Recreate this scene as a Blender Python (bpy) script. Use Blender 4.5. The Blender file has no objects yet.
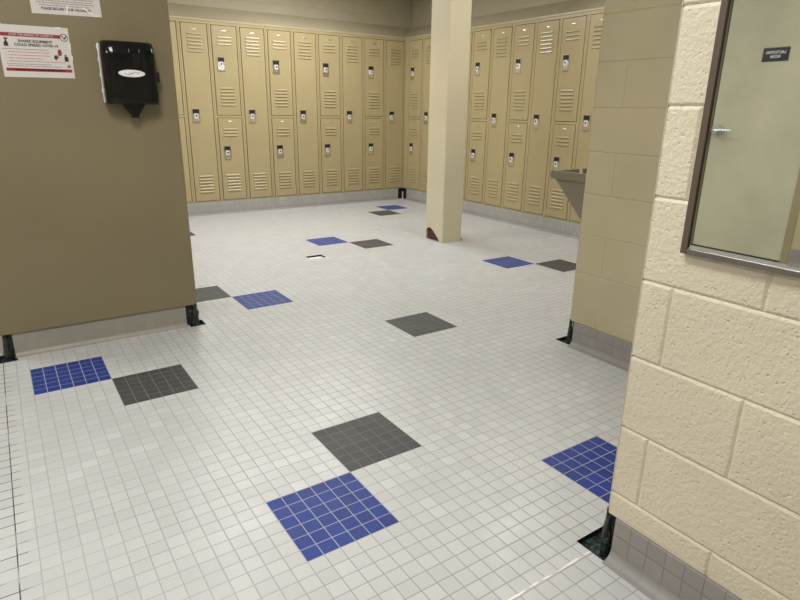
import bpy, bmesh, math, random
from mathutils import Vector, Matrix
random.seed(7)
S = bpy.context.scene
COL = S.collection

# ------------------------------------------------------------------ helpers
def lin(c):
    return tuple(((v/255)/12.92 if v/255 <= .04045 else ((v/255+.055)/1.055)**2.4) for v in c)+(1,)

def obj(name, bm, mats, parent=None, smooth=False, loc=None):
    me = bpy.data.meshes.new(name)
    bm.normal_update(); bm.to_mesh(me); bm.free()
    if not isinstance(mats, (list, tuple)): mats = [mats]
    for m in mats: me.materials.append(m)
    if smooth:
        for p in me.polygons: p.use_smooth = True
    o = bpy.data.objects.new(name, me); COL.objects.link(o)
    if parent: o.parent = parent
    if loc: o.location = loc
    return o
def tag(o, label, cat, group=None):
    o['label'] = label; o['category'] = cat
    if group: o['group'] = group
    return o
def thing(name, label, cat, loc=(0, 0, 0), rz=0, group=None):
    o = bpy.data.objects.new(name, None); COL.objects.link(o)
    o.empty_display_size = .1
    o.location = loc; o.rotation_euler = (0, 0, rz)
    return tag(o, label, cat, group)
def struct(o):
    o['kind'] = 'structure'; return o

def box(bm, x0, x1, y0, y1, z0, z1, mi=0):
    v = [bm.verts.new(p) for p in ((x0,y0,z0),(x1,y0,z0),(x1,y1,z0),(x0,y1,z0),(x0,y0,z1),(x1,y0,z1),(x1,y1,z1),(x0,y1,z1))]
    fs = []
    for f in ((0,3,2,1),(4,5,6,7),(0,1,5,4),(1,2,6,5),(2,3,7,6),(3,0,4,7)):
        a = bm.faces.new([v[i] for i in f]); a.material_index = mi; fs.append(a)
    return v, fs
def bbox(bm, x0, x1, y0, y1, z0, z1, r=.003, mi=0, seg=2):
    v, fs = box(bm, x0, x1, y0, y1, z0, z1, mi)
    es = set(e for f in fs for e in f.edges)
    bmesh.ops.bevel(bm, geom=list(es), offset=r, segments=seg, affect='EDGES', profile=.5)
    return v
def prism(bm, pts, a0, a1, plane='yz', mi=0):
    """polygon pts in a plane, extruded along the third axis from a0 to a1"""
    def P(p, a):
        if plane == 'yz': return (a, p[0], p[1])
        if plane == 'xz': return (p[0], a, p[1])
        return (p[0], p[1], a)
    A = [bm.verts.new(P(p, a0)) for p in pts]; B = [bm.verts.new(P(p, a1)) for p in pts]
    fs = [bm.faces.new(A), bm.faces.new(B[::-1])]
    n = len(pts)
    for i in range(n): fs.append(bm.faces.new((A[(i+1) % n], A[i], B[i], B[(i+1) % n])))
    for f in fs: f.material_index = mi
    bmesh.ops.recalc_face_normals(bm, faces=fs)
    return fs
def cyl(bm, c, axis, r, h, n=20, r2=None, mi=0):
    """cylinder from point c along axis"""
    ax = Vector(axis).normalized(); q = Vector((0, 0, 1)).rotation_difference(ax).to_matrix().to_4x4()
    m = Matrix.Translation(Vector(c)+ax*h/2) @ q
    g = bmesh.ops.create_cone(bm, cap_ends=True, segments=n, radius1=r, radius2=r if r2 is None else r2, depth=h, matrix=m)
    fs = set(f for v in g['verts'] for f in v.link_faces)
    for f in fs: f.material_index = mi

# ------------------------------------------------------------------ node materials
class NT:
    def __init__(s, name):
        s.m = bpy.data.materials.new(name); s.m.use_nodes = True
        s.t = s.m.node_tree; s.b = s.t.nodes['Principled BSDF']
    def n(s, typ, **k):
        a = s.t.nodes.new(typ)
        for x, y in k.items(): setattr(a, x, y)
        return a
    def put(s, sock, v):
        if hasattr(v, 'is_linked') or isinstance(v, bpy.types.NodeSocket): s.t.links.new(v, sock)
        else: sock.default_value = v
    def math(s, op, a, b=0., c=0., clamp=False):
        x = s.n('ShaderNodeMath', operation=op); x.use_clamp = clamp
        for i, v in enumerate((a, b, c)): s.put(x.inputs[i], v)
        return x.outputs[0]
    def mix(s, f, a, b):
        x = s.n('ShaderNodeMix', data_type='RGBA')
        s.put(x.inputs[0], f); s.put(x.inputs[6], a); s.put(x.inputs[7], b)
        return x.outputs[2]
    def noise(s, vec, scale, detail=3, rough=.5):
        x = s.n('ShaderNodeTexNoise'); s.put(x.inputs['Vector'], vec)
        x.inputs['Scale'].default_value = scale; x.inputs['Detail'].default_value = detail; x.inputs['Roughness'].default_value = rough
        return x.outputs['Fac']
    def remap(s, v, a, b, c=0., d=1.):
        x = s.n('ShaderNodeMapRange'); s.put(x.inputs[0], v)
        for i, k in enumerate((a, b, c, d)): x.inputs[i+1].default_value = k
        return x.outputs[0]
    def coord(s, which='Object'): return s.n('ShaderNodeTexCoord').outputs[which]
    def bump(s, h, strength=.3, dist=.002, normal=None):
        x = s.n('ShaderNodeBump'); s.put(x.inputs['Height'], h)
        x.inputs['Strength'].default_value = strength; x.inputs['Distance'].default_value = dist
        if normal: s.put(x.inputs['Normal'], normal)
        return x.outputs[0]
    def out(s, color=None, rough=None, metal=None, normal=None, spec=None, coat=None):
        i = s.b.inputs
        if color is not None: s.put(i['Base Color'], color)
        if rough is not None: s.put(i['Roughness'], rough)
        if metal is not None: i['Metallic'].default_value = metal
        if normal is not None: s.put(i['Normal'], normal)
        if spec is not None: i['Specular IOR Level'].default_value = spec
        if coat is not None: i['Coat Weight'].default_value = coat
        return s.m

def paint(name, rgb, rough=.5, var=.06, bs=90., bstr=.15, bd=.001, spec=.5, metal=0.):
    t = NT(name); c = t.coord()
    k = t.noise(c, 2.3, 4)
    d = tuple(v*(1-var*1.6) for v in lin(rgb)[:3])+(1,); l = tuple(min(1, v*(1+var)) for v in lin(rgb)[:3])+(1,)
    col = t.mix(t.remap(k, .3, .7), d, l)
    nb = t.noise(c, bs, 3)
    return t.out(col, rough, metal, t.bump(nb, bstr, bd), spec)

def block_paint(name, rgb, bump=.5, dist=.004, rough=.45, spots=True):
    """painted concrete block: pitted surface under thick paint"""
    t = NT(name); c = t.coord()
    n1 = t.noise(c, 95, 3, .55); n2 = t.noise(c, 16, 3)
    vo = t.n('ShaderNodeTexVoronoi'); t.put(vo.inputs['Vector'], c); vo.inputs['Scale'].default_value = 100
    pits = t.remap(vo.outputs['Distance'], .0, .35)
    pitmask = t.remap(t.noise(c, 45, 2), .46, .6)
    h = t.math('ADD', t.math('MULTIPLY', n1, .8), t.math('MULTIPLY', t.math('MULTIPLY', t.math('SUBTRACT', pits, 1.), pitmask), .55))
    h = t.math('ADD', h, t.math('MULTIPLY', n2, .12))
    L = lin(rgb)
    col = t.mix(t.remap(t.noise(c, 3., 4), .3, .7), tuple(v*.93 for v in L[:3])+(1,), tuple(min(1, v*1.04) for v in L[:3])+(1,))
    return t.out(col, rough, 0, t.bump(h, bump, dist), .4)

G = .0515; OX = -.0189; OY = .0345
def tile_mat(name, tile, grout, uv=False, rough=(.28, .5), gw=.034, var=.08, dark_zone=False, fade=False, bstr=.5, streak=False):
    t = NT(name)
    if uv:
        sp = t.n('ShaderNodeSeparateXYZ'); t.put(sp.inputs[0], t.coord('UV'))
        u = t.math('DIVIDE', sp.outputs[0], .0515); v = t.math('DIVIDE', sp.outputs[1], .0515); c = t.coord()
        px = None
    else:
        c = t.coord(); sp = t.n('ShaderNodeSeparateXYZ'); t.put(sp.inputs[0], c)
        px = sp.outputs[0]
        u = t.math('DIVIDE', t.math('SUBTRACT', sp.outputs[0], OX), G)
        v = t.math('DIVIDE', t.math('ADD', sp.outputs[1], OY), G)
    def edge(a):
        f = t.math('FRACT', a); return t.math('MINIMUM', f, t.math('SUBTRACT', 1., f))
    e = t.math('MINIMUM', edge(u), edge(v))
    gm = t.remap(e, gw*.75, gw*1.35, 1., 0.)
    cell = t.n('ShaderNodeCombineXYZ'); t.put(cell.inputs[0], t.math('FLOOR', u)); t.put(cell.inputs[1], t.math('FLOOR', v))
    wn = t.n('ShaderNodeTexWhiteNoise', noise_dimensions='3D'); t.put(wn.inputs['Vector'], cell.outputs[0])
    L = lin(tile)
    a = tuple(x*(1-var) for x in L[:3])+(1,); b = tuple(min(1, x*(1+var)) for x in L[:3])+(1,)
    col = t.mix(wn.outputs['Value'], a, b)
    col = t.mix(t.math('MULTIPLY', t.math('MULTIPLY', t.remap(wn.outputs['Value'], .86, .88), t.remap(t.noise(c, 1.3, 2), .5, .6)), .18), col, tuple(min(1, x*1.35) for x in L[:3])+(1,))
    dirt = t.noise(c, 1.7, 5, .6)
    col = t.mix(t.math('MULTIPLY', t.remap(dirt, .42, .75), .22), col, tuple(x*.72 for x in L[:3])+(1,))
    col = t.mix(t.math('MULTIPLY', t.remap(t.noise(c, 160, 2), .55, .8), .18), col, tuple(x*.7 for x in L[:3])+(1,))
    gcol = lin(grout)
    if fade:
        worn = t.math('MULTIPLY', t.remap(px, -.05, -.55), t.remap(t.noise(c, 2.2, 2), .3, .5))
        n = t.math('MAXIMUM', t.math('MULTIPLY', t.remap(t.noise(c, .9, 2), .45, .62), .6), t.math('MAXIMUM', t.math('MULTIPLY', worn, 1.35), t.math('MULTIPLY', t.remap(sp.outputs[1], .6, 2.4), 1.1)))
        gcol = t.mix(t.math('MULTIPLY', n, .5), gcol, tuple(x*.82 for x in L[:3])+(1,))
    if dark_zone:
        z = t.math('MULTIPLY', t.remap(px, -.975, -.965, 1., 0.), t.remap(t.noise(c, 6, 3), .36, .5))
        gcol = t.mix(z, gcol, lin((52, 38, 38)))
    col = t.mix(gm, col, gcol)
    rn = t.remap(wn.outputs['Color'] if False else t.noise(c, 9, 4, .6), .3, .75, rough[0], rough[1])
    r = t.math('ADD', rn, t.math('MULTIPLY', gm, .3), clamp=True)
    h = t.math('ADD', t.remap(e, gw*.5, gw*2.6), t.math('MULTIPLY', t.noise(c, 45, 2), .12))
    return t.out(col, r, 0, t.bump(h, bstr, .0015), .5)

M = {}
M['floor'] = tile_mat('light_grey_mosaic_tile', (182, 184, 185), (143, 144, 143), dark_zone=True, fade=True, var=.05, bstr=.25, gw=.029)
M['blue'] = tile_mat('cobalt_blue_mosaic_tile', (10, 44, 122), (150, 155, 168), var=.14, gw=.026, bstr=.25, rough=(.45, .6))
M['charcoal'] = tile_mat('charcoal_mosaic_tile', (60, 60, 62), (104, 104, 106), var=.06, gw=.026, bstr=.25, rough=(.48, .62))
M['base'] = tile_mat('grey_base_tile', (142, 137, 133), (116, 112, 109), uv=True, rough=(.3, .5), gw=.02, var=.05)
M['base_left'] = tile_mat('grey_base_tile_left', (150, 146, 138), (142, 138, 130), uv=True, rough=(.35, .5), gw=.018, var=.05, bstr=.12)
M['cove'] = tile_mat('light_grey_cove_tile', (134, 133, 131), (128, 127, 125), uv=True, rough=(.5, .6), gw=.015, var=.04, bstr=.1)
M['curb'] = tile_mat('pale_curb_tile', (160, 158, 154), (138, 136, 132), uv=True, rough=(.3, .5), gw=.022, var=.06)
M['cream'] = block_paint('cream_painted_block', (207, 198, 177), .85, .005, .42)
M['buff'] = block_paint('buff_painted_block', (177, 167, 138), .22, .002, .5)
M['upper'] = block_paint('beige_painted_block_upper', (170, 162, 140), .2, .002, .55)
M['olive'] = paint('olive_brown_paint', (126, 115, 89), .42, .05, 120, .12)
M['column'] = paint('glossy_cream_column_paint', (203, 194, 168), .38, .03, 60, .12)
M['locker'] = paint('tan_locker_enamel', (165, 151, 115), .27, .04, 220, .06, .0006)
M['slope'] = paint('tan_locker_top_enamel', (168, 159, 134), .3, .05, 200, .06, .0006)
M['dark'] = paint('painted_gap_shade', (9, 8, 6), .9, .1)  # near-black that puts the shade of gaps, slots and cavities into the colour
M['chrome'] = NT('brushed_chrome').out((.78, .77, .74, 1), .22, 1.)
M['nickel'] = NT('bright_nickel').out((.86, .86, .86, 1), .3, .55)
M['knob'] = NT('brushed_door_lever').out((.55, .57, .6, 1), .3, .8)
M['plate'] = NT('polished_number_plate').out((.82, .80, .74, 1), .28, 1.)
M['black'] = NT('black_glossy_plastic').out((.004, .004, .005, 1), .14, 0, spec=.35)
M['blackm'] = paint('matte_black_and_shade', (14, 14, 15), .6, .1)  # black of the side latch; also paints handle pocket shade and mirror rail reflection
M['white'] = NT('white_plastic').out((.8, .8, .82, 1), .35)
M['paper'] = paint('white_paper', (208, 203, 201), .6, .02, 20, .05)
M['tape'] = NT('clear_glossy_tape').out((.85, .84, .80, 1), .08)
M['red'] = NT('red_ink').out(lin((142, 38, 48)), .6)
M['pink'] = NT('faded_red_ink').out(lin((176, 112, 112)), .6)
M['ink'] = NT('black_ink').out(lin((42, 40, 40)), .6)
M['grayink'] = NT('grey_ink').out(lin((128, 122, 120)), .6)
M['steel'] = paint('brushed_stainless_steel', (146, 140, 124), .36, .06, 300, .1, .0004, metal=.55)
M['frame'] = paint('dull_steel_frame', (128, 124, 122), .36, .06, 300, .08, .0004, metal=.85)
M['frameshade'] = paint('steel_frame_dark_reflection', (84, 72, 62), .5, .1, 300, .1)  # darker copy of the frame steel, its dark reflection put into the colour
M['mirror'] = NT('mirror_glass').out((.80, .82, .77, 1), .015, 1.)
M['sign'] = NT('navy_sign_plastic').out(lin((34, 38, 52)), .35)
M['door'] = paint('beige_door_paint', (188, 184, 163), .38, .08, 20, .1)
M['jamb'] = paint('brown_jamb_paint', (150, 138, 110), .4, .08, 40, .1)
M['ceiling'] = paint('ceiling_tile', (210, 206, 192), .8, .03, 150, .5)
M['metalwhite'] = paint('white_enamel', (225, 223, 215), .4, .02)
M['caulk'] = NT('white_caulk').out(lin((232, 230, 226)), .4)
def rubble_mat():
    t = NT('dark_green_adhesive'); c = t.coord(); n = t.noise(c, 70, 4, .7)
    col = t.mix(t.remap(n, .5, .68), lin((14, 20, 19)), lin((66, 92, 86)))
    return t.out(col, .45, 0, t.bump(n, 1., .01))
M['rubble'] = rubble_mat()
def rust_mat():
    t = NT('rust'); c = t.coord(); n = t.noise(c, 50, 5, .7)
    col = t.mix(t.remap(n, .4, .65), lin((40, 22, 16)), lin((120, 68, 48)))
    return t.out(col, .8, 0, t.bump(n, 1., .008))
M['rust'] = rust_mat()
e = NT('lit_diffuser'); e.b.inputs['Emission Color'].default_value = (1, .96, .88, 1); e.b.inputs['Emission Strength'].default_value = 3.0
M['diffuser'] = e.out((.9, .9, .88, 1), .5)

# ------------------------------------------------------------------ plan (metres)
YB = 5.034; XR = 3.849; ZB = .1495; ZT = 2.046; DEP = .30
ZN = .133; XN, YN = .404, -1.07            # near block corner
XM, YM = 1.574, .072            # middle block corner
YP, PX0, PX1 = 1.41, -.992, -.040   # olive partition
XW, YS, H = -3.785, -3.2, 2.72

# ------------------------------------------------------------------ floor
patches = dict(blue=[(-6,6),(-17,-24),(47,-34),(6,-36),(29,-63),(61,-90),(12,12)],
               charcoal=[(0,0),(-11,-18),(18,-18),(53,-28),(0,-42),(35,-57),(55,-84),(7,-83)])
HOLE = dict(x0=OX+23*G, x1=OX+26*G, y0=-(OY-49*G)+G*0, y1=-(OY-50*G)+G*0)
hx0, hx1 = OX+23.5*G, OX+26.3*G
hy1, hy0 = -(OY-51*G)-.0, -(OY-49*G)
holes = [(hx0, hx1, hy0, hy1, 'plain'),
         (.372, .50, -1.106, -1.006, 'dark'), (-.092, -.006, 1.386, 1.478, 'dark'),
         (1.556, 1.66, .048, .142, 'dark'), (-1.012, -.935, 1.36, 1.47, 'dark')]
def build_floor():
    X0, X1, Y0, Y1 = XW-.05, 4.2, YS-.05, YB+.35
    xs, ys = {X0, X1}, {Y0, Y1}
    P = []
    for k, l in patches.items():
        for i, j in l:
            a, b = OX+i*G, OX+(i+6)*G; d, c = -(OY+j*G), -(OY+(j+6)*G)
            P.append((k, a, b, c, d)); xs |= {a, b}; ys |= {c, d}
    for h in holes: xs |= {h[0], h[1]}; ys |= {h[2], h[3]}
    xs = sorted(round(x, 5) for x in xs if X0 <= x <= X1); ys = sorted(round(y, 5) for y in ys if Y0 <= y <= Y1)
    bm = bmesh.new(); V = {}
    def vv(x, y, z=0.):
        k = (x, y, z)
        if k not in V: V[k] = bm.verts.new(k)
        return V[k]
    for a, b in zip(xs, xs[1:]):
        for c, d in zip(ys, ys[1:]):
            mx, my = (a+b)/2, (c+d)/2
            if b-a < 1e-5 or d-c < 1e-5: continue
            if any(h[0] < mx < h[1] and h[2] < my < h[3] for h in holes): continue
            mi = 0
            for k, pa, pb, pc, pd in P:
                if pa < mx < pb and pc < my < pd: mi = 1 if k == 'blue' else 2
            f = bm.faces.new((vv(a,c), vv(b,c), vv(b,d), vv(a,d))); f.material_index = mi
    # recesses where tiles are missing
    for h in holes:
        x0, x1, y0, y1 = h[:4]; D = -.014 if h[4] == 'plain' else -.018
        q = [(x0,y0),(x1,y0),(x1,y1),(x0,y1)]
        top = [bm.verts.new((x,y,0)) for x, y in q]; bot = [bm.verts.new((x,y,D)) for x, y in q]
        f = bm.faces.new(bot); f.material_index = 4 if h[4] == 'plain' else 3
        for i in range(4):
            f = bm.faces.new((top[i], bot[i], bot[(i+1)%4], top[(i+1)%4])); f.material_index = 3 if h[4] == 'dark' else 5  # sides of the plain hole are black, their shade painted in
    o = obj('floor', bm, [M['floor'], M['blue'], M['charcoal'], M['rubble'], M['white'], M['dark']])
    return struct(o)
build_floor()

# ------------------------------------------------------------------ block walls
def block_face(bm, o, du, L, z0, z1, nrm, joints, courses=None, g=.0075, dp=.0045, mi=0):
    """one face of a concrete block wall: origin o (x,y), unit direction du along the wall, length L;
    joints(row) -> first joint distance from the origin; every block is a raised field with chamfered edges"""
    C = .2032
    rows = courses or [C*i for i in range(0, 15)]
    k = 0
    for i in range(len(rows)-1):
        a, b = max(rows[i], z0), min(rows[i+1], z1)
        if b-a < .004: continue
        s = joints(i); cuts = [0.]
        while s < L-.002:
            if s > .002: cuts.append(s)
            s += .4064
        cuts.append(L)
        for u0, u1 in zip(cuts, cuts[1:]):
            gu0, gu1 = min(g, (u1-u0)/3), min(g, (u1-u0)/3)
            gz0 = g if a == rows[i] else 0; gz1 = g if b == rows[i+1] else 0
            out = [(u0,a),(u1,a),(u1,b),(u0,b)]; inn = [(u0+gu0,a+gz0),(u1-gu1,a+gz0),(u1-gu1,b-gz1),(u0+gu0,b-gz1)]
            def P(q, d): return (o[0]+du[0]*q[0]-nrm[0]*d, o[1]+du[1]*q[0]-nrm[1]*d, q[1])
            A = [bm.verts.new(P(q, dp)) for q in out]; B = [bm.verts.new(P(q, 0)) for q in inn]
            mid = [((p[0]*.35+q[0]*.65), (p[1]*.35+q[1]*.65)) for p, q in zip(out, inn)]
            Mv = [bm.verts.new(P(q, dp*.25)) for q in mid]
            fs = [bm.faces.new(B)]
            for j in range(4):
                fs.append(bm.faces.new((A[j], A[(j+1)%4], Mv[(j+1)%4], Mv[j])))
                fs.append(bm.faces.new((Mv[j], Mv[(j+1)%4], B[(j+1)%4], B[j])))
            for f in fs:
                f.normal_update()
                f.material_index = mi
                if f.normal.dot(Vector((nrm[0], nrm[1], 0))) < 0: f.normal_flip()

def bodybox(bm, x0, x1, y0, y1, z0, z1, mi=0): box(bm, x0, x1, y0, y1, z0, z1, mi)

# right-hand near block (cream)
bm = bmesh.new()
block_face(bm, (XN, YN), (0, -1), YN-YS, ZN, H, (-1, 0), lambda i: .288 if i % 2 == 0 else .085)
block_face(bm, (XN, YN), (1, 0), XM-XN+.1, ZN, H, (0, 1), lambda i: .2 if i % 2 else .4)
d = .0046
bodybox(bm, XN+d, XM+.6, YS-.1, YN-d, ZN, H)
bodybox(bm, XN+.012, XM+.6, YS-.1, YN-.012, -.03, ZN, 1)
struct(obj('wall_right', bm, [M['cream'], M['rubble']]))
# middle block (buff)
bm = bmesh.new()
CM = [.2045*i-.003 for i in range(0, 15)]
block_face(bm, (XM, YM), (0, -1), YM-YN, ZN, H, (-1, 0), lambda i: .165 if i % 2 == 0 else .42, CM, g=.004, dp=.0028)
block_face(bm, (XM, YM), (1, 0), 2.6, ZN, H, (0, 1), lambda i: .2 if i % 2 else .4, CM, g=.004, dp=.0028)
d = .0029
bodybox(bm, XM+d, XR+DEP+.1, YN+.001, YM-d, ZN, H)
bodybox(bm, XM+.012, XR+DEP+.1, YN+.001, YM-.012, -.03, ZN, 1)
struct(obj('wall_middle', bm, [M['buff'], M['rubble']]))
# back wall, far right wall, west wall, south wall
bm = bmesh.new()
CB = [.2032*i+.133 for i in range(-1, 14)]
block_face(bm, (XW, YB+DEP), (1, 0), XR+DEP-XW, 0, H, (0, -1), lambda i: .13 if i % 2 else .33, CB, g=.004, dp=.0022)
bodybox(bm, XW-.1, XR+DEP+.1, YB+DEP+.0023, YB+DEP+.12, -.03, H)
struct(obj('wall_back', bm, M['upper']))
bm = bmesh.new()
block_face(bm, (XR+DEP, YM), (0, 1), YB+DEP-YM, 0, H, (-1, 0), lambda i: .15 if i % 2 else .35, CB, g=.004, dp=.0022)
bodybox(bm, XR+DEP+.0023, XR+DEP+.12, YM, YB+DEP, -.03, H)
struct(obj('wall_far_right', bm, M['upper']))
DY0, DY1, DZ = .345, 1.150, 2.135
bm = bmesh.new()
for a, b, z0, z1 in ((YS, DY0-.06, 0, H), (DY1+.06, YB+DEP, 0, H), (DY0-.06, DY1+.06, DZ+.06, H)):
    if z0 == 0: block_face(bm, (XW, a), (0, 1), b-a, z0, z1, (1, 0), lambda i: .2 if i % 2 else .4, g=.004, dp=.0022)
    box(bm, XW-.12, XW-.0023, a, b, z0-.03 if z0 == 0 else z0, z1)
struct(obj('wall_left_far', bm, M['buff']))
bm = bmesh.new()
block_face(bm, (XW, YS), (1, 0), XN-XW, 0, H, (0, 1), lambda i: .2 if i % 2 else .4, g=.004, dp=.0022)
bodybox(bm, XW-.1, XN+.004, YS-.12, YS-.0023, -.03, H)
struct(obj('wall_behind', bm, M['cream']))
# olive-brown partition wall, smooth
bm = bmesh.new()
bbox(bm, PX0, PX1, YP, YP+.42, .122, H+.01, .003)
box(bm, PX0+.02, PX1-.02, YP+.02, YP+.40, -.03, .123, 1)
struct(obj('wall_left', bm, [M['olive'], M['rubble']]))
bm = bmesh.new(); box(bm, XW-.12, XR+DEP+.12, YS-.12, YB+DEP+.12, H, H+.08)
struct(obj('ceiling', bm, M['ceiling']))

# ------------------------------------------------------------------ cove base tile
def cove(name, o, du, nrm, L, mat, ztop=ZN, r=.034, t=.006, back=.012, depth=None, struct_name=True):
    """tile base: vertical face standing t proud of the wall, curving out onto the floor"""
    bm = bmesh.new(); uvl = bm.loops.layers.uv.new('UVMap')
    prof = [(-back, ztop), (t-.002, ztop), (t, ztop-.002)]
    prof.append((t, r))
    for k in range(1, 8):
        a = math.pi/2*k/7
        prof.append((t+r-r*math.cos(a), r-r*math.sin(a)+.0015*(k/7)))
    prof.append((t+r+.004, -.001))
    s = [0]; 
    for p, q in zip(prof[1:], prof[2:]): s.append(s[-1]+math.hypot(q[0]-p[0], q[1]-p[1]))
    s = [-.001]+s
    n = max(1, int(L/.5)); rows = []
    for i in range(n+1):
        u = L*i/n
        rows.append([bm.verts.new((o[0]+du[0]*u+nrm[0]*p[0], o[1]+du[1]*u+nrm[1]*p[0], p[1])) for p in prof])
    for i in range(n):
        for j in range(len(prof)-1):
            f = bm.faces.new((rows[i][j], rows[i+1][j], rows[i+1][j+1], rows[i][j+1])); f.smooth = j > 2; f.material_index = 1 if j > 2 else 0
            for lp, (uu, k) in zip(f.loops, ((i, j), (i+1, j), (i+1, j+1), (i, j+1))):
                lp[uvl].uv = (L*uu/n, s[k] if k < 4 else s[k])
    for rr in (rows[0], rows[-1]):
        e = [bm.verts.new(v.co) for v in rr]
        b0 = bm.verts.new((rr[0].co.x, rr[0].co.y, -.001))
        bm.faces.new(e+[b0])
    bmesh.ops.recalc_face_normals(bm, faces=bm.faces[:])
    return struct(obj(name, bm, [mat, mat if mat is M['base_left'] else M['cove']]))
cove('baseboard_right', (XN, YN-.034), (0, -1), (-1, 0), YN-YS-.05, M['base'])
cove('baseboard_passage', (XN+.10, YN), (1, 0), (0, 1), XM-XN-.16, M['base'])
cove('baseboard_middle', (XM, YM-.034), (0, -1), (-1, 0), YM-YN-.09, M['base'])
cove('baseboard_middle_back', (XM+.07, YM), (1, 0), (0, 1), XR-XM-.12, M['base'])
cove('baseboard_left', (PX0+.05, YP+.016), (1, 0), (0, -1), PX1-PX0-.115, M['base_left'], ztop=.121, r=.024, back=.004)
cove('baseboard_left_end', (PX1-.016, YP+.08), (0, 1), (1, 0), .33, M['base_left'], ztop=.121, r=.024, back=.004)
cove('baseboard_left_outer', (PX0+.016, YP+.08), (0, 1), (-1, 0), .33, M['base_left'], ztop=.121, r=.024, back=.004)
cove('baseboard_far_left', (XW, YS+.05), (0, 1), (1, 0), DY0-.07-YS-.05, M['base'])
# tiled curb the lockers stand on
def curb(name, pts, mat):
    bm = bmesh.new(); prism(bm, pts, -.001, ZB-.003, 'xy'); return struct(obj(name, bm, mat))
cove('baseboard_back', (XW, YB+.006), (1, 0), (0, -1), XR-XW-.085, M['curb'], r=.03, ztop=ZB-.002)
cove('baseboard_lockers_right', (XR+.006, YM+.06), (0, 1), (-1, 0), YB-YM-.06-.085, M['curb'], r=.03, ztop=ZB-.002)
curb('trim_1', [(XW, YB+.018), (XR+.018, YB+.018), (XR+.018, YM+.02), (XR+DEP, YM+.02), (XR+DEP, YB+DEP), (XW, YB+DEP)], M['dark'])
# pale sliver of grout standing in the open inside corner
bm = bmesh.new(); box(bm, XR-.003, XR+.004, YB+.004, YB+.016, 0, .1)
struct(obj('trim_2', bm, M['caulk']))

# caulk bead across the floor from the near corner
bm = bmesh.new(); prev = None; N = 60
for i in range(N+1):
    x = .372-i/N*.62; y = -1.058+.0012*math.sin(i*.37)+.0007*random.uniform(-1, 1)
    w = max(.0007, .0016+.0013*math.sin(i*.9+2*math.sin(i*.31))+.0012*random.random()); hgt = .0014
    row = [bm.verts.new((x, y-w, .0003)), bm.verts.new((x, y, hgt)), bm.verts.new((x, y+w, .0003))]
    if prev:
        for k in (0, 1): bm.faces.new((prev[k], row[k], row[k+1], prev[k+1]))
    prev = row
tag(obj('caulk_bead', bm, M['caulk'], smooth=True), 'thin white caulk line on the floor tiles running from the near cream wall corner', 'caulk')

# broken bits left in the open wall corners
def shard(x, y, z0, z1, r, mat, name, label, seed):
    random.seed(seed); bm = bmesh.new(); n = 7; L = []
    for k in range(6):
        f = k/5; z = z0+(z1-z0)*f; rr = r*(1-.45*f)*random.uniform(.75, 1.15)
        L.append([bm.verts.new((x+rr*math.cos(6.283*i/n)*random.uniform(.7, 1.2), y+rr*math.sin(6.283*i/n)*random.uniform(.7, 1.2), z+random.uniform(-.004, .004))) for i in range(n)])
    for a, b in zip(L, L[1:]):
        for i in range(n): bm.faces.new((a[i], a[(i+1)%n], b[(i+1)%n], b[i]))
    bm.faces.new(L[0][::-1]); bm.faces.new(L[-1])
    return tag(obj(name, bm, mat), label, 'rubble')
shard(XN+.008, YN-.005, -.018, .142, .016, M['rubble'], 'mortar_lump', 'dark green mortar lump in the broken base of the near cream wall corner', 1)
shard(XM+.006, YM-.004, -.018, .14, .014, M['rubble'], 'mortar_lump', 'black mortar lump in the broken base of the buff block wall corner', 2)
shard(PX1-.012, YP+.010, -.018, .127, .022, M['rubble'], 'mortar_lump', 'black mortar lump at the right foot of the olive wall', 3)
shard(PX0+.018, YP+.012, -.018, .127, .020, M['rubble'], 'mortar_lump', 'dark green mortar lump at the left foot of the olive wall', 4)

# ------------------------------------------------------------------ column
cx0, cy0, cw, cd = 2.530, 2.428, .236, .264
col = thing('support_column', 'square cream painted column standing free on the tile floor with a rust hole at its foot', 'column', (cx0+cw/2, cy0+cd/2, 0))
bm = bmesh.new()
hw, hd = cw/2, cd/2; T = .006
r = .012
def cl(p): return p
# left face with arched rust opening (y, z)
ya, yb = -hd+.012, hd
hole = [(hd-.002, 0), (hd-.002, .07), (hd-.02, .108), (hd-.07, .118), (hd-.12, .095), (hd-.17, .055), (hd-.205, .024), (hd-.225, 0)]
poly = [(-hd, 0), (-hd, H), (hd, H), (hd, .075)]+hole[1:]
prism(bm, [(-hd+.008, 0), (-hd+.008, H), (hd, H), (hd, .071)]+hole[1:], -hw, -hw+T, 'yz')
box(bm, -hw+.008, hw-.008, -hd, -hd+T, 0, H)
prism(bm, [(-hw, -hd+.008), (-hw+.003, -hd+.003), (-hw+.008, -hd), (-hw+.008, -hd+T), (-hw+T, -hd+.008)], 0, H, 'xy')
prism(bm, [(hw, -hd+.008), (hw-.003, -hd+.003), (hw-.008, -hd), (hw-.008, -hd+T), (hw-T, -hd+.008)], 0, H, 'xy')
box(bm, hw-T, hw, -hd+.008, hd, 0, H)
box(bm, -hw+T, hw-T, hd-T, hd, .0, H)
obj('column_casing', bm, M['column'], col)
bm = bmesh.new(); box(bm, -hw+.018, hw-.02, -hd+.02, hd-.012, 0, .16)
bmesh.ops.subdivide_edges(bm, edges=bm.edges[:], cuts=6, use_grid_fill=True)
for v in bm.verts:
    v.co.x += random.uniform(-.005, .005); v.co.y += random.uniform(-.005, .005)
    v.co.z = max(v.co.z, 0.001)
o = obj('rusted_core', bm, M['rust'], col); o['label'] = 'brown rusted metal seen through the hole'
bm = bmesh.new(); bbox(bm, hw-.006, hw+.004, -hd-.001, -hd+.01, 0.001, .022, .002)
obj('rust_scab', bm, M['rust'], col)

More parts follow.
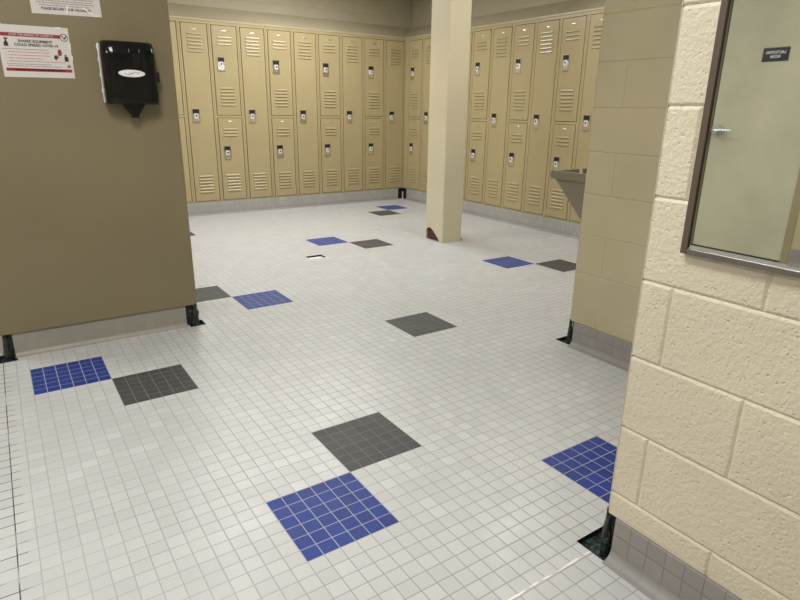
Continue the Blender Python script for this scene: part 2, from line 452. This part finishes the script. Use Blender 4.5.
# ------------------------------------------------------------------ lockers
PITCH = .3222; LW = .3205; DX = .0243; DW = .2725
def louvre(bm, x0, x1, z, h=.0185, d=.0085, y=0., mi=0, mdark=1):
    a = [(x0, y-.0002, z+h), (x1, y-.0002, z+h), (x1, y-.0002, z), (x0, y-.0002, z), (x0+.006, y-d, z+.0015), (x1-.006, y-d, z+.0015),
         (x0+.006, y-d*.72, z+h*.62), (x1-.006, y-d*.72, z+h*.62)]
    v = [bm.verts.new(p) for p in a]
    for f, m in (((0,6,7,1), mi), ((6,4,5,7), mi), ((0,3,4,6), mi), ((1,7,5,2), mi), ((4,3,2,5), mdark)):  # underside face is black, painting the shade of the slot
        q = bm.faces.new([v[i] for i in f]); q.material_index = m
        q.normal_update()
def door_mesh(z0, z1, sets):
    bm = bmesh.new()
    bbox(bm, 0, DW, -.003, .014, 0, z1-z0, .0018, 0)
    for n, zt in sets:
        for k in range(n): louvre(bm, .052, .213, zt-z0-.0185-k*.0356, y=-.003)
    bmesh.ops.recalc_face_normals(bm, faces=[f for f in bm.faces if f.material_index == 0 and len(f.verts) > 4])
    return bm
def handle_mesh():
    """recessed steel pocket: rim, pocket shade painted black, slanted bright ramp, latch tongue with keyhole"""
    bm = bmesh.new(); w, h = .084, .146; t = .007; y = -.0055
    box(bm, 0, w, y, 0, h-t, h, 0); box(bm, 0, t, y, 0, 0, h-t, 0); box(bm, w-t, w, y, 0, 0, h-t, 0); box(bm, t, w-t, y, 0, 0, t, 0)
    box(bm, t, w-t, -.0007, -.0003, h*.60, h-t, 1)                # flat black sheet painting the shade of the upper pocket
    prism(bm, [(-.0005, h*.62), (-.0058, t+.006), (-.0005, t)], t+.001, w-t-.001, 'yz', 0)   # ramp
    bbox(bm, w*.20, w*.80, -.012, -.001, h*.26, h*.68, .004, 2, 1)   # latch lift
    cyl(bm, (w*.51, -.0118, h*.50), (0, -1, 0), .0165, .004, 16, mi=2)
    cyl(bm, (w*.51, -.0155, h*.50), (0, -1, 0), .010, .001, 12, mi=1)
    bbox(bm, w*.12, w*.88, -.009, -.001, -.004, t+.004, .0015, 0, 1)  # lower lip
    return bm
def plate_mesh():
    bm = bmesh.new(); n = 16
    rings = []
    for s, y in ((1, 0), (.92, -.0022), (.55, -.0036), (0.12, -.004)):
        rings.append([bm.verts.new((.0265*s*math.copysign(abs(math.cos(6.2832*i/n))**.7, math.cos(6.2832*i/n)), y, .0085*s*math.copysign(abs(math.sin(6.2832*i/n))**.7, math.sin(6.2832*i/n)))) for i in range(n)])
    for a, b in zip(rings, rings[1:]):
        for i in range(n): bm.faces.new((a[i], a[(i+1)%n], b[(i+1)%n], b[i]))
    bm.faces.new(rings[-1]); bmesh.ops.recalc_face_normals(bm, faces=bm.faces[:])
    return bm
def locker(double, label, group):
    t = thing('double_tier_locker' if double else 'single_tier_locker', label, 'locker', (0, 0, 0), 0, group)
    bm = bmesh.new()
    zt, zb = ZT+.032, ZB+.001
    box(bm, 0, DX-.0072, 0, .02, zb, zt); box(bm, DX+DW+.0072, LW, 0, .02, zb, zt)
    box(bm, DX-.0072, DX+DW+.0072, 0, .02, ZT+.004, zt); box(bm, DX-.0072, DX+DW+.0072, 0, .02, zb, .158)
    if double: box(bm, DX-.0072, DX+DW+.0072, 0, .02, 1.086, 1.110)
    box(bm, .001, LW-.001, .020, .035, zb, zt, 1)  # black sheet behind the doors paints the shade in the gaps
    box(bm, 0, LW, .035, DEP-.004, zb, zt, 0)
    obj('locker_frame', bm, [M['locker'], M['dark']], t)
    def door(z0, z1, sets, hz, pz):
        d = obj('door', door_mesh(z0, z1, sets), [M['locker'], M['dark']], t, loc=(DX, 0, z0))
        h = obj('latch_handle', handle_mesh(), [M['chrome'], M['blackm'], M['nickel']], d, loc=(.039, -.003, hz-z0))
        p = obj('number_plate', plate_mesh(), M['plate'], d, loc=(.135, -.003, pz-z0), smooth=True)
    if double:
        door(1.1145, ZT-.001, [(3, 1.940), (6, 1.412)], 1.582, 1.993)
        door(.163, 1.0815, [(3, .972), (6, .452)], .628, 1.043)
    else:
        door(.163, ZT-.001, [(6, 1.956), (6, .452)], 1.033, 1.993)
    return t
def dup(root, loc, rz, label, group):
    r = root.copy(); COL.objects.link(r); r.location = loc; r.rotation_euler = (0, 0, rz)
    r['label'] = label; r['group'] = group
    for ch in list(root.children):
        c = ch.copy(); COL.objects.link(c); c.parent = r
        for g in list(ch.children):
            d = g.copy(); COL.objects.link(d); d.parent = c
    return r
GB, GR = 'lockers along the back wall', 'lockers along the right wall'
protoD = locker(True, '', GB); protoS = locker(False, '', GB)
used = {True: False, False: False}
def put(double, loc, rz, label, group):
    p = protoD if double else protoS
    if not used[double]:
        used[double] = True; p.location = loc; p.rotation_euler = (0, 0, rz); p['label'] = label; p['group'] = group
    else: dup(p, loc, rz, label, group)
ordn = ['first', 'second', 'third', 'fourth', 'fifth', 'sixth', 'seventh', 'eighth', 'ninth', 'tenth']
back_labels = {
 -2: 'tan one-door locker in the back row hidden behind the olive wall, second beyond its edge',
 -1: 'tan two-door locker in the back row, cut off by the olive wall edge',
 0: 'tall tan one-door locker in the back row, first full one right of the olive wall',
 1: 'tan two-door locker in the back row, second full one right of the olive wall',
 2: 'tall tan one-door locker, third full one from the left in the back row',
 3: 'tan two-door locker, fourth full one from the left in the back row',
 4: 'tall tan one-door locker, fifth full one from the left in back row',
 5: 'tan two-door locker, sixth full one from the left in the back row',
 6: 'tall tan one-door locker, seventh full one from the left in the back row',
 7: 'tan two-door locker in the back row, last one with stacked doors before the corner',
 8: 'tall tan one-door locker in the back row, standing right in the room corner'}
for n in range(-1, 9):
    x = .976+.3227*n-DX
    put(n % 2 == 1, (x, YB, 0), 0, back_labels[n], GB)
right_labels = {
 0: 'tan two-door locker in the right row, next to the room corner',
 1: "tall tan one-door locker in right row, partly covered by the column's left side",
 2: 'tan two-door locker in the right row standing fully behind the cream column',
 3: 'tall tan one-door locker in the right row, peeking past the right edge of the column',
 4: 'tan two-door locker in the right row, first full one right of the column',
 5: 'tall tan one-door locker in the right row, second full one right of the column',
 6: 'tan two-door locker in the right row, third full one right of the column',
 7: 'tall tan one-door locker in the right row, fourth full one right of the column',
 8: 'tan two-door locker in the right row, directly behind the drinking fountain rim',
 9: 'tall tan one-door locker in right row, cut off by the buff wall',
 10: 'tan two-door locker in the right row hidden behind the buff block wall'}
for n in range(0, 11):
    y = 3.643+.3213*(4-n)+DX        # high-y edge of this unit
    put(n % 2 == 0, (XR, y, 0), -math.pi/2, right_labels[n], GR)
# filler where the two rows meet
bm = bmesh.new(); y1 = 3.643+.3213*4+DX+.0015
bbox(bm, XR, XR+.02, y1, YB-.001, ZB+.001, ZT+.032, .001)
tag(obj('corner_filler', bm, M['locker']), 'narrow tan steel filler strip closing the inside corner between the two locker rows', 'panel')
# sloping tops
def slope(name, front, back, label):
    bm = bmesh.new(); z0, z1 = ZT+.034, 2.262
    f0, f1 = front; b0, b1 = back
    lip = .018
    A = [bm.verts.new((*f0, z0)), bm.verts.new((*f1, z0))]; B = [bm.verts.new((*f0, z0+lip)), bm.verts.new((*f1, z0+lip))]
    C = [bm.verts.new((*b0, z1)), bm.verts.new((*b1, z1))]; D = [bm.verts.new((*b0, z0)), bm.verts.new((*b1, z0))]
    for q in ((A[0],A[1],B[1],B[0]), (B[0],B[1],C[1],C[0]), (C[0],C[1],D[1],D[0]), (D[0],D[1],A[1],A[0]), (A[0],B[0],C[0],D[0]), (A[1],D[1],C[1],B[1])): bm.faces.new(q)
    bmesh.ops.recalc_face_normals(bm, faces=bm.faces[:])
    return tag(obj(name, bm, M['slope']), label, 'locker top')
e = .004
slope('sloped_locker_top', ((.63, YB-.004), (XR-.004, YB-.004)), ((.63, YB+DEP-e), (XR+DEP-e-.002, YB+DEP-e)), 'long sloping tan metal top running over the back row of lockers')
slope('sloped_locker_top', ((XR-.004, .38), (XR-.004, YB-.006)), ((XR+DEP-e, .38), (XR+DEP-e, YB+DEP-e-.002)), 'long sloping tan metal top running over the right row of lockers')

# ------------------------------------------------------------------ mirror
mx = XN-.0005
MY1, MY0, MZ0, MZ1 = -1.168, -1.80, .903, 1.83
mt = thing('wall_mirror', 'steel framed mirror hanging on the near cream block wall', 'mirror', (XN, (MY0+MY1)/2, MZ0))
def loc(o, t):  # keep world-built geometry under an empty
    o.parent = t; o.matrix_parent_inverse = Matrix.Translation(-t.location); return o
FW = .0155; XF = XN-.018; XG = XN-.0135
bm = bmesh.new(); box(bm, XG, XG+.004, MY0+.008, MY1-.008, MZ0+.008, MZ1-.008)
g = loc(obj('mirror_glass', bm, M['mirror']), mt); g['label'] = 'reflecting glass showing the beige door opposite'
def rail(y0, y1, z0, z1, mats, nm, inner):
    bm = bmesh.new(); bbox(bm, XF, mx, y0, y1, z0, z1, .0015, 0)
    if inner:
        box(bm, *inner, 1)  # black strip painting the dark reflection on the rail's inner side
    return loc(obj(nm, bm, mats), mt)
a = rail(MY1-FW, MY1, MZ0, MZ1, [M['frameshade'], M['blackm']], 'frame_side', (XF+.002, XG-.0002, MY1-FW-.0018, MY1-FW, MZ0+FW, MZ1-FW)); a['label'] = 'steel side of the mirror frame, dark reflection painted in'
rail(MY0, MY0+FW, MZ0, MZ1, [M['frame'], M['blackm']], 'frame_side', None)
rail(MY0+FW, MY1-FW, MZ0, MZ0+.013, [M['frame'], M['blackm']], 'frame_rail', None)
rail(MY0+FW, MY1-FW, MZ1-.013, MZ1, [M['frame'], M['blackm']], 'frame_rail', None)

# ------------------------------------------------------------------ door opposite (seen in the mirror)
dr = bpy.data.objects.new('door_1', None); COL.objects.link(dr); dr.location = (XW, DY1, 0); struct(dr)
bm = bmesh.new(); bbox(bm, XW-.05, XW-.008, DY0+.004, DY1-.014, .012, DZ-.004, .002)
loc(obj('door_leaf', bm, M['door']), dr)
bm = bmesh.new(); kz = 1.068; ky = DY1-.072
cyl(bm, (XW-.008, ky, kz), (1, 0, 0), .05, .024, 28); cyl(bm, (XW+.010, ky, kz), (1, 0, 0), .034, .045, 24, .03)
bbox(bm, XW+.042, XW+.058, ky-.15, ky+.012, kz-.006, kz+.006, .005)
loc(obj('lever_handle', bm, M['knob'], smooth=False), dr)
bm = bmesh.new(); box(bm, XW-.12, XW+.004, DY1, DY1+.06, 0, DZ+.06); box(bm, XW-.12, XW+.004, DY0-.06, DY0, 0, DZ+.06); box(bm, XW-.12, XW+.004, DY0, DY1, DZ, DZ+.06)
box(bm, XW-.065, XW-.052, DY0, DY1, .004, DZ, 1)  # black panel behind the leaf, painting the shade of the edge gap
f = loc(obj('door_frame', bm, [M['jamb'], M['dark']]), dr)
bm = bmesh.new(); box(bm, XW-.05, XW-.004, DY0, DY1, .0005, .006)  # black strip painting the shade of the gap under the door
loc(obj('door_gap_shade', bm, M['dark']), dr)

def text_mesh(body, size, mat, spacing=1.0, bold=0.):
    cu = bpy.data.curves.new('t', 'FONT'); cu.body = body; cu.size = size; cu.align_x = 'CENTER'; cu.align_y = 'CENTER'; cu.space_character = spacing
    cu.offset = bold; cu.resolution_u = 2
    o = bpy.data.objects.new('t', cu); me = bpy.data.meshes.new_from_object(o)
    bpy.data.objects.remove(o); bpy.data.curves.remove(cu)
    return me
def add_text(bm, body, size, at, M3, mi, bold=0., width=None):
    me = text_mesh(body, size, None, bold=bold)
    tb = bmesh.new(); tb.from_mesh(me)
    s = 1.
    if width:
        xs = [v.co.x for v in tb.verts]; s = width/(max(xs)-min(xs)); cx = (max(xs)+min(xs))/2
    vm = {}
    for v in tb.verts: vm[v] = bm.verts.new(Vector(at)+M3 @ Vector((v.co.x*s, v.co.y, 0)))
    for f in tb.faces:
        try: q = bm.faces.new([vm[v] for v in f.verts]); q.material_index = mi
        except ValueError: pass
    tb.free(); bpy.data.meshes.remove(me)

# sign on that door
bm = bmesh.new(); sy0, sy1, sz0, sz1 = .606, .812, 1.622, 1.728
bbox(bm, XW-.0079, XW-.003, sy0, sy1, sz0, sz1, .001)
R = Matrix(((0, 0, 1), (1, 0, 0), (0, 1, 0)))       # text x -> +Y, text y -> +Z, normal +X
add_text(bm, 'LACTATION', .03, (XW-.0025, (sy0+sy1)/2, 1.690), R, 1, .0006, .15)
add_text(bm, 'ROOM', .03, (XW-.0025, (sy0+sy1)/2, 1.658), R, 1, .0006, .075)
tag(obj('door_sign', bm, [M['sign'], M['white']]), 'small dark navy sign with white lettering on the beige door, seen in the mirror', 'sign')

# ------------------------------------------------------------------ posters on the olive wall
W3 = lambda a: Matrix(((math.cos(a), -math.sin(a), 0), (0, 0, -1), (math.sin(a), math.cos(a), 0)))
def sc(x, z): return (-.87085+(x+.87085)*.988, 1.2039+(z-1.2039)*.988)
def rect(bm, c, Rm, u0, u1, v0, v1, d, mi):
    q = [bm.verts.new(Vector(c)+Rm @ Vector((u, v, d))) for u, v in ((u0,v0),(u1,v0),(u1,v1),(u0,v1))]
    f = bm.faces.new(q); f.material_index = mi; return f
def sheet(bm, c, Rm, w, h, curl=.002, mi=0):
    nx, ny = 12, 8; g = []
    for i in range(nx+1):
        r_ = []
        for j in range(ny+1):
            u, v = -w/2+w*i/nx, -h/2+h*j/ny
            r_.append((u, v))
        g.append(r_)
    for back in (0, 1):
        V = [[bm.verts.new(Vector(c)+Rm @ Vector((u, v, -.0002 if not back else -.0006))) for u, v in r_] for r_ in g]
        for i in range(nx):
            for j in range(ny):
                f = (V[i][j], V[i+1][j], V[i+1][j+1], V[i][j+1]); bm.faces.new(f if not back else f[::-1]).material_index = mi
def poster(name, c, rot, w, h, draw, label, tapes):
    Rm = W3(rot); bm = bmesh.new(); C = (c[0], YP-.0006, c[1])
    sheet(bm, C, Rm, w, h); draw(bm, C, Rm)
    o = tag(obj(name, bm, [M['paper'], M['red'], M['pink'], M['ink'], M['grayink']]), label, 'poster')
    for (u, v, a, l, ww) in tapes:
        tb = bmesh.new(); ca, sa = math.cos(a), math.sin(a); n = 6; prev = None
        for i in range(n+1):
            s = -l/2+l*i/n; k = .0006+.0006*abs(math.sin(i*2.1))
            row = []
            for q in (-ww/2, ww/2):
                row.append(tb.verts.new(Vector(C)+Rm @ Vector((u+s*ca-q*sa, v+s*sa+q*ca, k))))
            if prev: tb.faces.new((prev[0], row[0], row[1], prev[1]))
            prev = row
        t_ = obj('tape', tb, M['tape'], smooth=True); t_.parent = o
    return o
def words(bm, C, Rm, u0, u1, v, h, mi, seed):
    rr = random.Random(seed); u = u0
    while u < u1-.004:
        l = min(rr.uniform(.004, .014), u1-u)
        rect(bm, C, Rm, u, u+l, v-h/2, v+h/2, .0001, mi); u += l+.0022
def draw1(bm, C, Rm):
    w, h = .283, .217
    rect(bm, C, Rm, -.130, .112, .061, .076, .0001, 1)
    add_text(bm, 'STOP THE SPREAD OF COVID-19', .011, Vector(C)+Rm@Vector((-.01, .0685, .0003)), Rm, 0, .0001, .17)
    rect(bm, C, Rm, -.128, .132, -.083, -.070, .0001, 1)
    words(bm, C, Rm, -.095, .10, -.0765, .004, 0, 5)
    # round emblem with tick
    def ring(cu, cv, r0, r1, mi, d=.0002, n=24):
        for k in range(n):
            a, b = 6.2832*k/n, 6.2832*(k+1)/n
            q = [(cu+r*math.cos(t), cv+r*math.sin(t)) for r, t in ((r0, a), (r1, a), (r1, b), (r0, b))]
            bm.faces.new([bm.verts.new(Vector(C)+Rm@Vector((x, y, d))) for x, y in q]).material_index = mi
    def polyf(pts, mi, d=.0003):
        bm.faces.new([bm.verts.new(Vector(C)+Rm@Vector((x, y, d))) for x, y in pts]).material_index = mi
    ring(.118, .066, .0005, .0165, 0, .0002); ring(.118, .066, .0135, .0165, 3, .0003)
    polyf([(.107, .073), (.112, .076), (.118, .064), (.128, .074), (.131, .071), (.119, .056)], 1)
    polyf([(.118, .064), (.128, .074), (.131, .071), (.119, .056)], 3, .0004)
    add_text(bm, 'SHARED EQUIPMENT', .0155, Vector(C)+Rm@Vector((.002, .043, .0003)), Rm, 3, .0006, .135)
    add_text(bm, 'COULD SPREAD COVID-19', .0155, Vector(C)+Rm@Vector((.004, .0275, .0003)), Rm, 3, .0006, .172)
    # spray bottle
    polyf([(-.121, .020), (-.103, .020), (-.104, .034), (-.108, .041), (-.108, .048), (-.102, .050), (-.102, .054), (-.118, .054), (-.118, .050), (-.114, .048), (-.114, .041), (-.120, .034)], 3)
    words(bm, C, Rm, -.128, .05, .009, .0032, 4, 11)
    for k, (v, e) in enumerate(((-.003, .055), (-.016, .05), (-.029, .02), (-.041, .108))):
        rect(bm, C, Rm, -.118, -.1155, v-.001, v+.001, .0001, 1)
        words(bm, C, Rm, -.110, e, v, .0032, 2, 20+k)
    words(bm, C, Rm, -.122, .05, -.053, .003, 4, 41); words(bm, C, Rm, -.118, .09, -.061, .003, 4, 42)
    # red bottle, cleaning wipes, black dispenser bottle, small seal
    polyf([(.085, -.012), (.097, -.012), (.101, .0), (.099, .010), (.095, .016), (.088, .014), (.084, .004)], 1)
    ring(.077, -.020, .004, .011, 4); polyf([(.066, -.018), (.074, -.010), (.082, -.02), (.078, -.030), (.069, -.028)], 3, .0004); ring(.084, -.028, .0005, .006, 0, .0005)
    polyf([(.108, -.036), (.124, -.036), (.124, -.018), (.118, -.014), (.118, -.008), (.110, -.006), (.110, -.010), (.113, -.012), (.108, -.018)], 3)
    ring(.122, -.057, .0005, .0075, 4)
sq = .988
c1 = sc(-.634, 1.430)
poster('wall_poster', c1, .010, .283*sq, .219*sq, draw1, 'white notice with red bars about shared equipment, taped left of the black dispenser',
       [(-.13, .107, .15, .024, .005), (.10, .106, .1, .022, .006), (.139, .03, 1.5, .03, .004), (.140, -.02, 1.55, .02, .004)])
def draw2(bm, C, Rm):
    add_text(bm, 'PLEASE SECURE YOUR VALUABLES', .0145, Vector(C)+Rm@Vector((-.002, -.087, .0003)), Rm, 3, .0006, .20)
    for k, v in enumerate((-.073, -.063, -.054, -.044, -.034)): words(bm, C, Rm, -.12+.01*(k == 0), .115-.02*(k == 0), v, .0035, 4, 60+k)
    add_text(bm, 'NOTICE', .05, Vector(C)+Rm@Vector((0, .06, .0003)), Rm, 3, .001)
c2 = sc(-.486, 1.599+.108)
poster('wall_poster', c2, .022, .283, .219, draw2, 'white notice with black text taped highest on the olive wall',
       [(.0, -.085, 1.3, .035, .006), (.085, -.088, -.6, .05, .006), (.12, -.105, .2, .02, .006)])

# ------------------------------------------------------------------ paper towel dispenser
pd = thing('paper_towel_dispenser', 'black glossy paper towel dispenser with a white oval badge on the olive wall', 'dispenser', (-.262, YP, 1.21))
zc0, zc1, W_, D_ = 0.0, .283, .244, .105
def lvl(z, w, d, y0=-.0005):
    pts = []; n = 22
    for i in range(n+1):
        a = math.pi*i/n; c_, s_ = math.cos(a), math.sin(a)
        x = -w/2*math.copysign(abs(c_)**.42, c_); y = -d*abs(s_)**.36
        pts.append((x, y+y0, z))
    return pts
bm = bmesh.new()
L = [lvl(0, W_*.97, D_*.93), lvl(.004, W_*.99, D_*.96), lvl(.04, W_, D_*.98), lvl(.12, W_, D_), lvl(.22, W_*.99, D_*.98), lvl(.262, W_*.97, D_*.9), lvl(.278, W_*.94, D_*.78), lvl(.283, W_*.88, D_*.62)]
V = [[bm.verts.new(p) for p in l] for l in L]
for a, b in zip(V, V[1:]):
    for i in range(len(a)-1): bm.faces.new((a[i], a[i+1], b[i+1], b[i]))
    bm.faces.new((a[-1], a[0], b[0], b[-1]))
bm.faces.new(V[0][::-1]); bm.faces.new(V[-1]); bmesh.ops.recalc_face_normals(bm, faces=bm.faces[:])
for f in bm.faces: f.smooth = len(f.verts) == 4
# moulded ribs down the face
obj('dispenser_cover', bm, M['black'], pd)
bm = bmesh.new()
for x in (-.07, .0, .045):
    bbox(bm, x-.003, x+.003, -D_-.003, -D_*.9, .1, .25, .002)
obj('moulded_rib', bm, M['black'], pd)
bm = bmesh.new()
prism(bm, [(-.055, .004), (-.018, -.05), (.018, -.05), (.055, .004)], -D_*.62, -.03, 'xz')
bbox(bm, -.018, .018, -D_*.64, -.045, -.064, -.045, .004)
obj('spout', bm, M['black'], pd)
bm = bmesh.new(); n = 32
for yy, s, mi in ((-D_-.0035, 1., 0),):
    A = [bm.verts.new((.057*s*math.cos(6.2832*i/n), yy-.0012, .0155*s*math.sin(6.2832*i/n))) for i in range(n)]
    B = [bm.verts.new((.060*s*math.cos(6.2832*i/n), yy+.003, .0172*s*math.sin(6.2832*i/n))) for i in range(n)]
    bm.faces.new(A)
    for i in range(n): bm.faces.new((A[i], A[(i+1)%n], B[(i+1)%n], B[i]))
# handwriting-like mark on the badge
def stroke(pts, wd):
    for p, q in zip(pts, pts[1:]):
        dx, dz = q[0]-p[0], q[1]-p[1]; l = math.hypot(dx, dz); nx, nz = -dz/l*wd/2, dx/l*wd/2
        f = bm.faces.new([bm.verts.new((x, -D_-.0050, z)) for x, z in ((p[0]-nx, p[1]-nz), (q[0]-nx, q[1]-nz), (q[0]+nx, q[1]+nz), (p[0]+nx, p[1]+nz))]); f.material_index = 1
stroke([(-.034, .002), (-.028, -.003), (-.018, -.006), (-.008, -.005), (0, -.002)], .0022)
stroke([(.0, -.002), (.008, .003), (.014, .006), (.020, .005), (.026, -.001), (.030, .004)], .0022)
stroke([(-.014, -.001), (-.008, .005), (-.004, -.003), (.002, .004), (.005, -.003)], .0016)
stroke([(.030, .004), (.034, .008), (.038, .007)], .0016)
bmesh.ops.recalc_face_normals(bm, faces=[f for f in bm.faces if f.material_index == 0])
b_ = obj('badge', bm, [M['white'], M['grayink']], pd, loc=(-.002, 0, .138)); b_['label'] = 'white oval badge'
bm = bmesh.new(); bbox(bm, W_/2-.002, W_/2+.010, -.07, -.035, .105, .15, .002)
obj('side_latch', bm, M['blackm'], pd)
bm = bmesh.new(); bbox(bm, -W_/2-.002, -W_/2+.01, -.010, -.0005, .004, .272, .002)
for z in (.05, .12, .19, .245): bbox(bm, -W_/2-.005, -W_/2-.001, -.009, -.002, z, z+.02, .0015, 0)
o = obj('back_plate', bm, M['white'], pd); o['label'] = 'pale back plate edge'

# ------------------------------------------------------------------ drinking fountain
fx0, fx1 = 1.72, 2.15
df = thing('drinking_fountain', 'grey steel drinking fountain with sloping underside beyond the buff block wall', 'drinking fountain', ((fx0+fx1)/2, YM, .5))
bm = bmesh.new()
prism(bm, [(YM-.002, .845), (YM+.325, .845), (YM+.325, .836), (YM+.14, .655), (YM-.002, .53)], fx0+.012, fx1-.012, 'yz')
loc(obj('apron', bm, M['steel']), df)
bm = bmesh.new(); y0, y1 = YM-.002, YM+.362
x0, x1 = fx0, fx1
prism(bm, [(y0, .846), (y1-.006, .846), (y1, .852), (y1, .884), (y1-.006, .890), (y1-.02, .890), (y1-.024, .886), (y1-.024, .860), (y0, .860)], x0+.02, x1-.02, 'yz')
for a, b in ((x0, x0+.02), (x1-.02, x1)):
    prism(bm, [(y0, .846), (y1-.01, .846), (y1, .856), (y1, .880), (y1-.01, .890), (y0, .890)], a, b, 'yz')
loc(obj('basin', bm, M['steel']), df)
bm = bmesh.new(); cyl(bm, (x0+.06, YM+.20, .86), (0, 0, 1), .015, .052, 18, .010)
loc(obj('bubbler', bm, M['chrome']), df)
bm = bmesh.new(); cyl(bm, (x0+.06, YM+.14, .86), (0, 0, 1), .012, .04, 14)
loc(obj('push_button', bm, M['chrome']), df)

# ------------------------------------------------------------------ ceiling light fixtures (real lamps of the room)
def troffer(x, y, rz, power, lab):
    t = thing('ceiling_light', lab, 'ceiling light', (x, y, H), rz, 'fluorescent ceiling lights')
    bm = bmesh.new(); w, l = .6, 1.2
    for a in ((-w/2, w/2, -l/2, -l/2+.03), (-w/2, w/2, l/2-.03, l/2), (-w/2, -w/2+.03, -l/2+.03, l/2-.03), (w/2-.03, w/2, -l/2+.03, l/2-.03)):
        box(bm, *a, -.03, -.0005)
    obj('light_frame', bm, M['metalwhite'], t)
    bm = bmesh.new(); box(bm, -w/2+.03, w/2-.03, -l/2+.03, l/2-.03, -.018, -.012)
    obj('diffuser', bm, M['diffuser'], t)
    ld = bpy.data.lights.new('tube_light', 'AREA'); ld.shape = 'RECTANGLE'; ld.size = w-.08; ld.size_y = l-.08; ld.energy = power; ld.color = (1., .98, .94)
    lo = bpy.data.objects.new('tube_light', ld); COL.objects.link(lo); lo.parent = t; lo.location = (0, 0, -.021)
    return t
troffer(-.75, -.6, 0, 46, 'white ceiling light above the floor in front of the near cream wall')
troffer(2.2, 3.95, math.pi/2, 46, 'white ceiling light above the open floor in front of the back lockers')
troffer(.4, 3.2, 0, 46, 'white ceiling light above the open floor behind the olive wall edge')
troffer(2.7, 1.25, math.pi/2, 26, 'white ceiling light above the floor between the drinking fountain and the column')
troffer(-2.4, 2.6, 0, 40, 'white ceiling light above the floor left of the olive wall')
troffer(-2.6, -.9, 0, 36, 'white ceiling light above the floor by the opposite door')

# ------------------------------------------------------------------ world and camera
w = bpy.data.worlds.new('world'); S.world = w; w.use_nodes = True
w.node_tree.nodes['Background'].inputs[0].default_value = (.5, .5, .48, 1); w.node_tree.nodes['Background'].inputs[1].default_value = .05
cam = bpy.data.cameras.new('camera'); co = bpy.data.objects.new('camera', cam); COL.objects.link(co); S.camera = co
yaw, pit, roll, F = .595610, .313635, .014813, 587.747
f = Vector((math.sin(yaw)*math.cos(pit), math.cos(yaw)*math.cos(pit), -math.sin(pit)))
r = Vector((math.cos(yaw), -math.sin(yaw), 0)); u = r.cross(f)
r2 = math.cos(roll)*r+math.sin(roll)*u; u2 = -math.sin(roll)*r+math.cos(roll)*u
co.matrix_world = Matrix(((r2.x, u2.x, -f.x, -.87085), (r2.y, u2.y, -f.y, -1.89394), (r2.z, u2.z, -f.z, 1.2039), (0, 0, 0, 1)))
cam.sensor_width = 36; cam.lens = F/800*36; cam.clip_start = .02
vs = S.view_settings; vs.view_transform = 'Standard'; vs.look = 'None'; vs.exposure = 0.; vs.gamma = 1.
try: vs.use_curve_mapping = False
except Exception: pass
